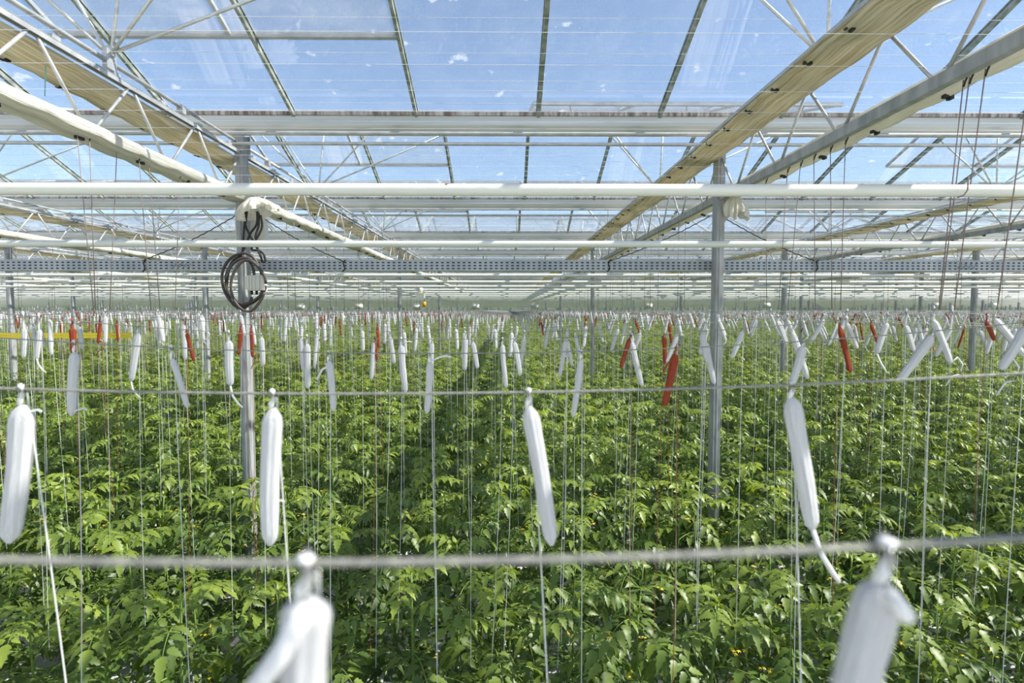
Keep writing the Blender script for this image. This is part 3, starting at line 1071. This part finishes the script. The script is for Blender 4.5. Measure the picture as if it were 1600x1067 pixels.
for w_, lst in bw.items():
    lst.sort(key=lambda q_: q_[3])
    for i, (root, red, _, x) in enumerate(lst):
        c = 'red' if red else 'white'
        root['label'] = '%s bobbin of wound string, %s from left on the %s crop wire from the camera' % (c, ordn(i + 1), ordn(w_ + 1))
        root['group'] = 'string bobbins on the crop wires'
# the rest, one object
q = MB()
def mini(x, d, L, W, tx, red, twine):
    z = wz(x) - 0.02
    c, s_ = math.cos(tx), math.sin(tx)
    n = 5
    rings = [(0.0, 0.3), (0.08, 0.9), (0.9, 0.95), (1.0, 0.35)]
    vv = []
    for v, k in rings:
        for j in range(n):
            a = 2 * PI * j / n
            px, py, pz = k * W / 2 * math.cos(a), k * W * 0.36 * math.sin(a), -v * L
            vv.append((x + px * c + pz * s_, d + py, z - px * s_ + pz * c))
    ff = [(i * n + j, (i + 1) * n + j, (i + 1) * n + (j + 1) % n, i * n + (j + 1) % n) for i in range(3) for j in range(n)]
    q.add(vv, ff, True, 1 if red else 0)
    if twine:
        q.beam((x, d, z), (x + R.uniform(-.04, .04), d, z - 1.45), 0.003, 0.003, mi=3 if red else 2)
for i in range(wi, len(WD)):
    d = WD[i]
    if d > 45 and i % 2:
        continue
    x = -0.9 * d
    while x < 0.9 * d:
        f = min(1, max(0, (x / d + 0.05) / 0.45))
        amp = 0.08 + 0.42 * f
        tx = (R.choice((-1, 1)) * R.uniform(0.5, 1.0) * amp) if f > 0.05 else R.uniform(-0.14, 0.10)
        mini(x, d, R.uniform(0.15, 0.215), R.uniform(0.024, 0.036), tx, R.random() < 0.14, d < 26)
        x += R.uniform(0.26, 0.5)
tag(q.build('distant_bobbins', [M['white'], M['red'], M['twine'], M['redtwine']]), 'mass of distant white and red string bobbins on the far crop wires', 'string bobbins', None, 'stuff')

# loose twines hanging between
for i, (px, y0, y1, d, col) in enumerate(((70, 15, 165, 3.0, 'teal'),)):
    a, b_ = at(px, 62, 3.4), at(px, 150, 3.4)
    tubething('teal_twine', [a, a.lerp(b_, 0.5) + Vector((0.004, 0, 0)), b_], 0.003, M['teal'], 'short teal twine dangling from the top-left truss', 'twine', None, 6)

# ------------------------------------------------------------------ tomato plants
def leaflet(q, base, dirv, nrm, L, W, tone, droop):
    """ovate, toothed, folded along the midrib"""
    dirv = dirv.normalized()
    side = dirv.cross(nrm).normalized()
    up = side.cross(dirv).normalized()
    ts = [0, 0.12, 0.27, 0.34, 0.50, 0.57, 0.72, 0.78, 0.90, 1.0]
    hw = [0.03, 0.33, 0.50, 0.34, 0.46, 0.28, 0.31, 0.17, 0.11, 0.0]
    mid, lft, rgt = [], [], []
    for t_k, h_ in zip(ts, hw):
        p = base + dirv * (L * t_k) - Vector((0, 0, 1)) * (droop * L * t_k * t_k)
        mid.append(p)
        lft.append(p + side * (h_ * W) + up * (0.30 * h_ * W))
        rgt.append(p - side * (h_ * W) + up * (0.30 * h_ * W))
    vv = []
    ff = []
    n = len(ts)
    vv = mid + lft[1:-1] + rgt[1:-1]
    l0 = n - 1
    r0 = n + (n - 2) - 1
    for i in range(n - 1):
        a, b_ = i, i + 1
        li, lj = l0 + i, l0 + i + 1
        ri, rj = r0 + i, r0 + i + 1
        if i == 0:
            ff += [(a, lj, b_), (a, b_, rj)]
        elif i == n - 2:
            ff += [(a, li, b_), (a, b_, ri)]
        else:
            ff += [(a, li, lj, b_), (a, b_, rj, ri)]
    q.add(vv, ff, True)
    q.tone += [tone] * len(vv)

def leaf(q, qs, base, az, elev, L, tone, rr, size=1.0):
    """compound tomato leaf with arching stalk"""
    h = Vector((math.cos(az), math.sin(az), 0))
    pts = []
    p = Vector(base)
    n = 11
    e = elev
    for i in range(n + 1):
        pts.append(p.copy())
        p = p + (h * math.cos(e) + Vector((0, 0, math.sin(e)))) * (L / n)
        e -= rr.uniform(0.10, 0.20)
    qs.tube(pts, 0.0035 * size, 4, scale=[1 - 0.06 * i for i in range(n + 1)], caps=False)
    for i in range(2, n + 1):
        t = (pts[i] - pts[i - 1]).normalized()
        sd = t.cross(Vector((0, 0, 1)))
        if sd.length < 0.1:
            sd = Vector((-h.y, h.x, 0))
        sd.normalize()
        nr = sd.cross(t).normalized()
        if i == n:
            leaflet(q, pts[i], t, nr, rr.uniform(.085, .11) * size, rr.uniform(.055, .07) * size, tone + rr.uniform(-.08, .08), 0.35)
            continue
        big = i % 2 == 0
        for s_ in (-1, 1):
            dv = (t * rr.uniform(0.3, 0.6) + sd * s_ + Vector((0, 0, rr.uniform(-.25, .12)))).normalized()
            if big:
                LL = rr.uniform(.070, .100) * size * (0.8 + 0.25 * math.sin(PI * i / n))
                leaflet(q, pts[i] + dv * 0.012, dv, nr + sd * s_ * rr.uniform(-.3, .3), LL, LL * rr.uniform(.50, .66), tone + rr.uniform(-.15, .15), rr.uniform(.15, .9))
            elif rr.random() < 0.75:
                LL = rr.uniform(.028, .05) * size
                leaflet(q, pts[i], dv, nr, LL, LL * .75, tone + rr.uniform(-.1, .15), .2)

PH = 1.36     # stem height above the slab top
def plant_meshes(seed):
    rr = random.Random(seed)
    q = MB(); q.tone = []
    qs = MB()
    H = PH * rr.uniform(0.95, 1.04)
    sp = []
    a, b_ = rr.uniform(0, 6), rr.uniform(0, 6)
    for i in range(15):
        v = i / 14
        sp.append(Vector((0.02 * math.sin(5 * v + a), 0.02 * math.sin(4 * v + b_), H * v)))
    qs.tube(sp, 0.0092, 7, scale=[1.1 - 0.6 * i / 14 for i in range(15)])
    def sat(z):
        t_k = max(0, min(13.99, z / H * 14)); i = int(t_k)
        return sp[i].lerp(sp[i + 1], t_k - i)
    az = rr.uniform(0, 6)
    z = 0.22
    while z < H - 0.02:
        v = z / H
        f = (1 - v)
        top = max(0, (v - 0.72) / 0.28)
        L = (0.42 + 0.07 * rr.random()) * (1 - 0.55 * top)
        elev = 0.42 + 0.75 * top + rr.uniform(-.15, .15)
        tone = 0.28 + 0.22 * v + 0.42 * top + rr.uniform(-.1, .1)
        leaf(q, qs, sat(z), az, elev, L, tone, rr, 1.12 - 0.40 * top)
        az += 2.4 + rr.uniform(-.3, .3)
        z += 0.070 * (1 - 0.5 * top)
    for k in range(4):
        leaflet(q, sat(H), Vector((math.cos(az + k * 1.6), math.sin(az + k * 1.6), 1.6)), Vector((0, 0, 1)), 0.05, 0.025, 0.95, 0.1)
    # flower cluster
    flo = []
    for zc in (H * 0.86, H * 0.68):
        qf = MB()
        c = sat(zc)
        a_ = rr.uniform(0, 6)
        tip = c + Vector((math.cos(a_) * .11, math.sin(a_) * .11, .02))
        qf.tube([c, c.lerp(tip, .6) + Vector((0, 0, .02)), tip], 0.002, 4, mi=1)
        for k in range(5):
            o_ = tip + Vector((rr.uniform(-.03, .03), rr.uniform(-.03, .03), rr.uniform(-.02, .02)))
            for p_ in range(5):
                an = p_ * 1.257
                d1 = Vector((math.cos(an), math.sin(an), -.35)) * .012
                d2 = Vector((math.cos(an + .5), math.sin(an + .5), -.1)) * .006
                d3 = Vector((math.cos(an - .5), math.sin(an - .5), -.1)) * .006
                qf.add([o_, o_ + d2, o_ + d1, o_ + d3], [(0, 1, 2, 3)])
        flo.append(qf.mesh('flower_cluster', [M['petal'], M['stem']]))
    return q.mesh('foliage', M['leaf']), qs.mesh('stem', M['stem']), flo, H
def ball(c, r, q):
    n, m = 10, 7
    vv = [(c[0] + r * math.sin(PI * i / m) * math.cos(2 * PI * j / n), c[1] + r * math.sin(PI * i / m) * math.sin(2 * PI * j / n), c[2] + 0.9 * r * math.cos(PI * i / m)) for i in range(m + 1) for j in range(n)]
    q.add(vv, [(i * n + j, (i + 1) * n + j, (i + 1) * n + (j + 1) % n, i * n + (j + 1) % n) for i in range(m) for j in range(n)], True)
fq = MB()
for k, c in enumerate([(0, 0, 0), (0.026, 0.01, -0.03), (-0.02, 0.01, -0.045), (0.004, -0.012, -0.07)]):
    ball(c, 0.021 - 0.002 * k, fq)
fq.tube([(0, 0, 0.06), (0, 0, 0.0), (0.004, 0, -0.06)], 0.002, 5)
fruit_me = [fq.mesh('fruit_truss', M['fruit'])]
PM = [plant_meshes(100 + i) for i in range(7)]
ZS = 0.42       # top of the slabs
srcs = {}
plants = []
PX = 0.41
def row_off(i):
    return 0.07 if i % 2 else -0.07
pts_far = []
pd_all = [0.94 - 0.8, 0.94] + WD[2:]
for i, d in enumerate(pd_all):
    if d > 9.4:
        break
    hw = 0.92 * d + 0.55
    x = -hw + R.uniform(0, PX)
    while x < hw:
        y = d + row_off(i) + R.uniform(-.06, .06)
        plants.append((x, y, i, d))
        x += PX * R.uniform(0.75, 1.05)
plants = [p for p in plants if p[3] > 0.8]
plants.sort(key=lambda p: (abs(p[1] - 2.4) if p[1] > 2 else 10 - p[1]))
kept = plants[:298]
for x, y, i, d in plants[298:]:
    pts_far.append((x, y, ZS, R.uniform(0, 6.28), 1.0))
plants = kept
for i, d in enumerate(pd_all):
    if 0 < d <= 9.4:
        for sd in (-1, 1):
            x = 0.92 * d + 0.75
            while x < 0.92 * d + 3.2:
                pts_far.append((sd * x, d + row_off(i) + R.uniform(-.06, .06), ZS, R.uniform(0, 6.28), 1.0))
                x += PX * 0.92
print('plants', len(plants), max(p[3] for p in plants), 'bobbins', len(made), 'wire', wi)
pmax = max(p[2] for p in plants)
rows = defaultdict(list)
for p in plants:
    rows[p[2]].append(p)
rown = 0
for i in sorted(rows):
    rown += 1
    for n_, (x, y, _, d) in enumerate(sorted(rows[i])):
        v = R.randrange(len(PM))
        fol, stem, flo, H = PM[v]
        row_word = ordn(rown)
        t = thing('tomato_plant', 'leafy green tomato plant, %s from left in the %s plant row from the camera' % (ordn(n_ + 1), row_word), 'tomato plant', (x, y, ZS), 'tomato plants in the near rows')
        t.rotation_euler = (R.uniform(-.05, .05), R.uniform(-.05, .05), R.uniform(0, 6.28))
        s_ = R.uniform(0.90, 1.06)
        t.scale = (s_ * 1.05, s_ * 1.05, s_)
        srcs[v] = obj('foliage', fol, t)
        obj('stem', stem, t)
        for fl in flo:
            obj('flower_cluster', fl, t)
        if R.random() < 0.3 and d < 4:
            obj('fruit_truss', fruit_me[0], t, (R.uniform(-.05, .05), R.uniform(-.05, .05), R.uniform(.5, .95) * H * .8))
# the remaining crop: points that carry the same plants
for i, d in enumerate(pd_all):
    if d < 0 or d > YEND - 1.5:
        continue
    if i <= pmax and any(abs(p[3] - d) < 1e-6 for p in plants):
        continue
    if d < 2:
        continue
    if d < 34:
        hw, st, sm = 0.92 * d + 0.5, PX * 0.92, 1.0
    else:
        if i % 2:
            continue
        hw, st, sm = 0.92 * d, 0.75, 1.45
    x = -hw
    while x < hw:
        pts_far.append((x + R.uniform(-.08, .08), d + row_off(i) + R.uniform(-.07, .07), ZS, R.uniform(0, 6.28), sm * R.uniform(.95, 1.1)))
        x += st * R.uniform(0.8, 1.1)
me = bpy.data.meshes.new('distant_tomato_crop')
me.from_pydata([p[:3] for p in pts_far], [], [])
a = me.attributes.new('yaw', 'FLOAT', 'POINT'); a.data.foreach_set('value', [p[3] for p in pts_far])
a = me.attributes.new('sxy', 'FLOAT', 'POINT'); a.data.foreach_set('value', [p[4] for p in pts_far])
a = me.attributes.new('pick', 'INT', 'POINT'); a.data.foreach_set('value', [R.randrange(len(srcs)) for _ in pts_far])
far_o = obj('distant_tomato_crop', me)
tag(far_o, 'green mass of tomato plants in the far crop rows', 'tomato crop', None, 'stuff')
ng = bpy.data.node_groups.new('scatter_plants', 'GeometryNodeTree')
ng.interface.new_socket('Geometry', in_out='INPUT', socket_type='NodeSocketGeometry')
ng.interface.new_socket('Geometry', in_out='OUTPUT', socket_type='NodeSocketGeometry')
N = ng.nodes; Lk = ng.links
gi, go = N.new('NodeGroupInput'), N.new('NodeGroupOutput')
jn = N.new('GeometryNodeJoinGeometry')
for v in sorted(srcs, reverse=True):
    o_ = N.new('GeometryNodeObjectInfo')
    o_.transform_space = 'ORIGINAL'
    o_.inputs['Object'].default_value = srcs[v]
    o_.inputs['As Instance'].default_value = True
    Lk.new(o_.outputs['Geometry'], jn.inputs[0])
iop = N.new('GeometryNodeInstanceOnPoints')
iop.inputs['Pick Instance'].default_value = True
def nattr(name, typ):
    n = N.new('GeometryNodeInputNamedAttribute'); n.data_type = typ; n.inputs['Name'].default_value = name
    return n.outputs['Attribute']
cx = N.new('ShaderNodeCombineXYZ'); Lk.new(nattr('yaw', 'FLOAT'), cx.inputs[2])
cs = N.new('ShaderNodeCombineXYZ'); so = nattr('sxy', 'FLOAT'); Lk.new(so, cs.inputs[0]); Lk.new(so, cs.inputs[1]); cs.inputs[2].default_value = 1.0
Lk.new(gi.outputs[0], iop.inputs['Points'])
Lk.new(jn.outputs[0], iop.inputs['Instance'])
Lk.new(nattr('pick', 'INT'), iop.inputs['Instance Index'])
Lk.new(cx.outputs[0], iop.inputs['Rotation'])
Lk.new(cs.outputs[0], iop.inputs['Scale'])
Lk.new(iop.outputs[0], go.inputs[0])
md = far_o.modifiers.new('scatter', 'NODES'); md.node_group = ng
print('far plants', len(pts_far))

# growing gutters with slabs under every pair of plant lines
sb = MB(); sb.box((0, 0, -0.05), (40, 0.28, 0.10)); slab_me = sb.mesh('substrate_slab', M['slab'])
sb = MB(); sb.box((0, 0, -0.115), (40, 0.32, 0.03))
for k in range(-10, 11):
    sb.box((k * 2.0, 0, -0.115 - (ZS - 0.13) / 2), (0.03, 0.2, ZS - 0.13))
sup_me = sb.mesh('gutter_stand', M['truss'])
for n_, i in enumerate(range(1, 14)):
    d = pd_all[i] + row_off(i)
    t = thing('growing_slab', 'long white substrate slab on a stand under the %s plant row' % ordn(n_ + 1), 'substrate slab', (0, d, ZS), 'substrate slabs')
    obj('substrate_slab', slab_me, t); obj('gutter_stand', sup_me, t)

# ------------------------------------------------------------------ small distant things
a, b_ = at(-14, 520, 6.3), at(206, 520, 6.3)
q = MB()
for dz in (0.0, -0.030):
    q.box(((a.x + b_.x) / 2, 6.3, a.z - 0.014 + dz), (b_.x - a.x, 0.003, 0.026))
tag(q.build('yellow_tape', M['yellow']), 'yellow sticky insect tape stretched over the crop at far left', 'tape')
for i, (px, py) in enumerate([(377, 480), (470, 480), (561, 479), (651, 480), (743, 479), (835, 478), (1013, 478), (1197, 477), (1462, 477), (1552, 477)]):
    d = 26.46
    c = at(px, py, d)
    t = thing('circulation_fan', 'small white air circulation fan above the crop, %s from left' % ordn(i + 1), 'fan', c, 'air circulation fans')
    q = MB()
    q.sweep([(-0.16, 0, 0), (0.16, 0, 0)], [(0.11 * math.cos(2 * PI * k / 14), 0.11 * math.sin(2 * PI * k / 14)) for k in range(14)])
    q.box((0, 0, 0.14), (0.2, 0.1, 0.05))
    q.build('fan_housing', M['box'], t)
    q = MB(); q.box((0, 0, (HC + 0.48 - c.z) / 2), (0.012, 0.012, HC + 0.48 - c.z)); q.build('hanger_rod', M['truss'], t)
c = at(663, 477, 14.46)
t = thing('amber_sensor', 'small amber hanging bulb-shaped sensor right of the far middle post', 'sensor', c)
q = MB(); ball((0, 0, 0), 0.045, q); q.tube([(0, 0, -.04), (0, 0, .09)], 0.045, 10); q.build('sensor_housing', M['amber'], t)
q = MB(); q.tube([(0, 0, .08), (0, 0, HC + 0.48 - c.z)], 0.006, 5); q.build('sensor_cord', M['dark'], t)
c = at(657, 462, 14.46)
t = thing('hanging_lamp', 'small cream hanging lamp box above the amber sensor', 'lamp', c)
q = MB(); q.box((0, 0, 0), (0.20, 0.16, 0.13)); q.tube([(0, 0, .06), (0, 0, .2)], 0.06, 10); q.build('lamp_housing', M['box'], t)
q = MB(); q.tube([(0, 0, .19), (0, 0, HC + 0.48 - c.z)], 0.008, 5); q.build('lamp_rod', M['truss'], t)
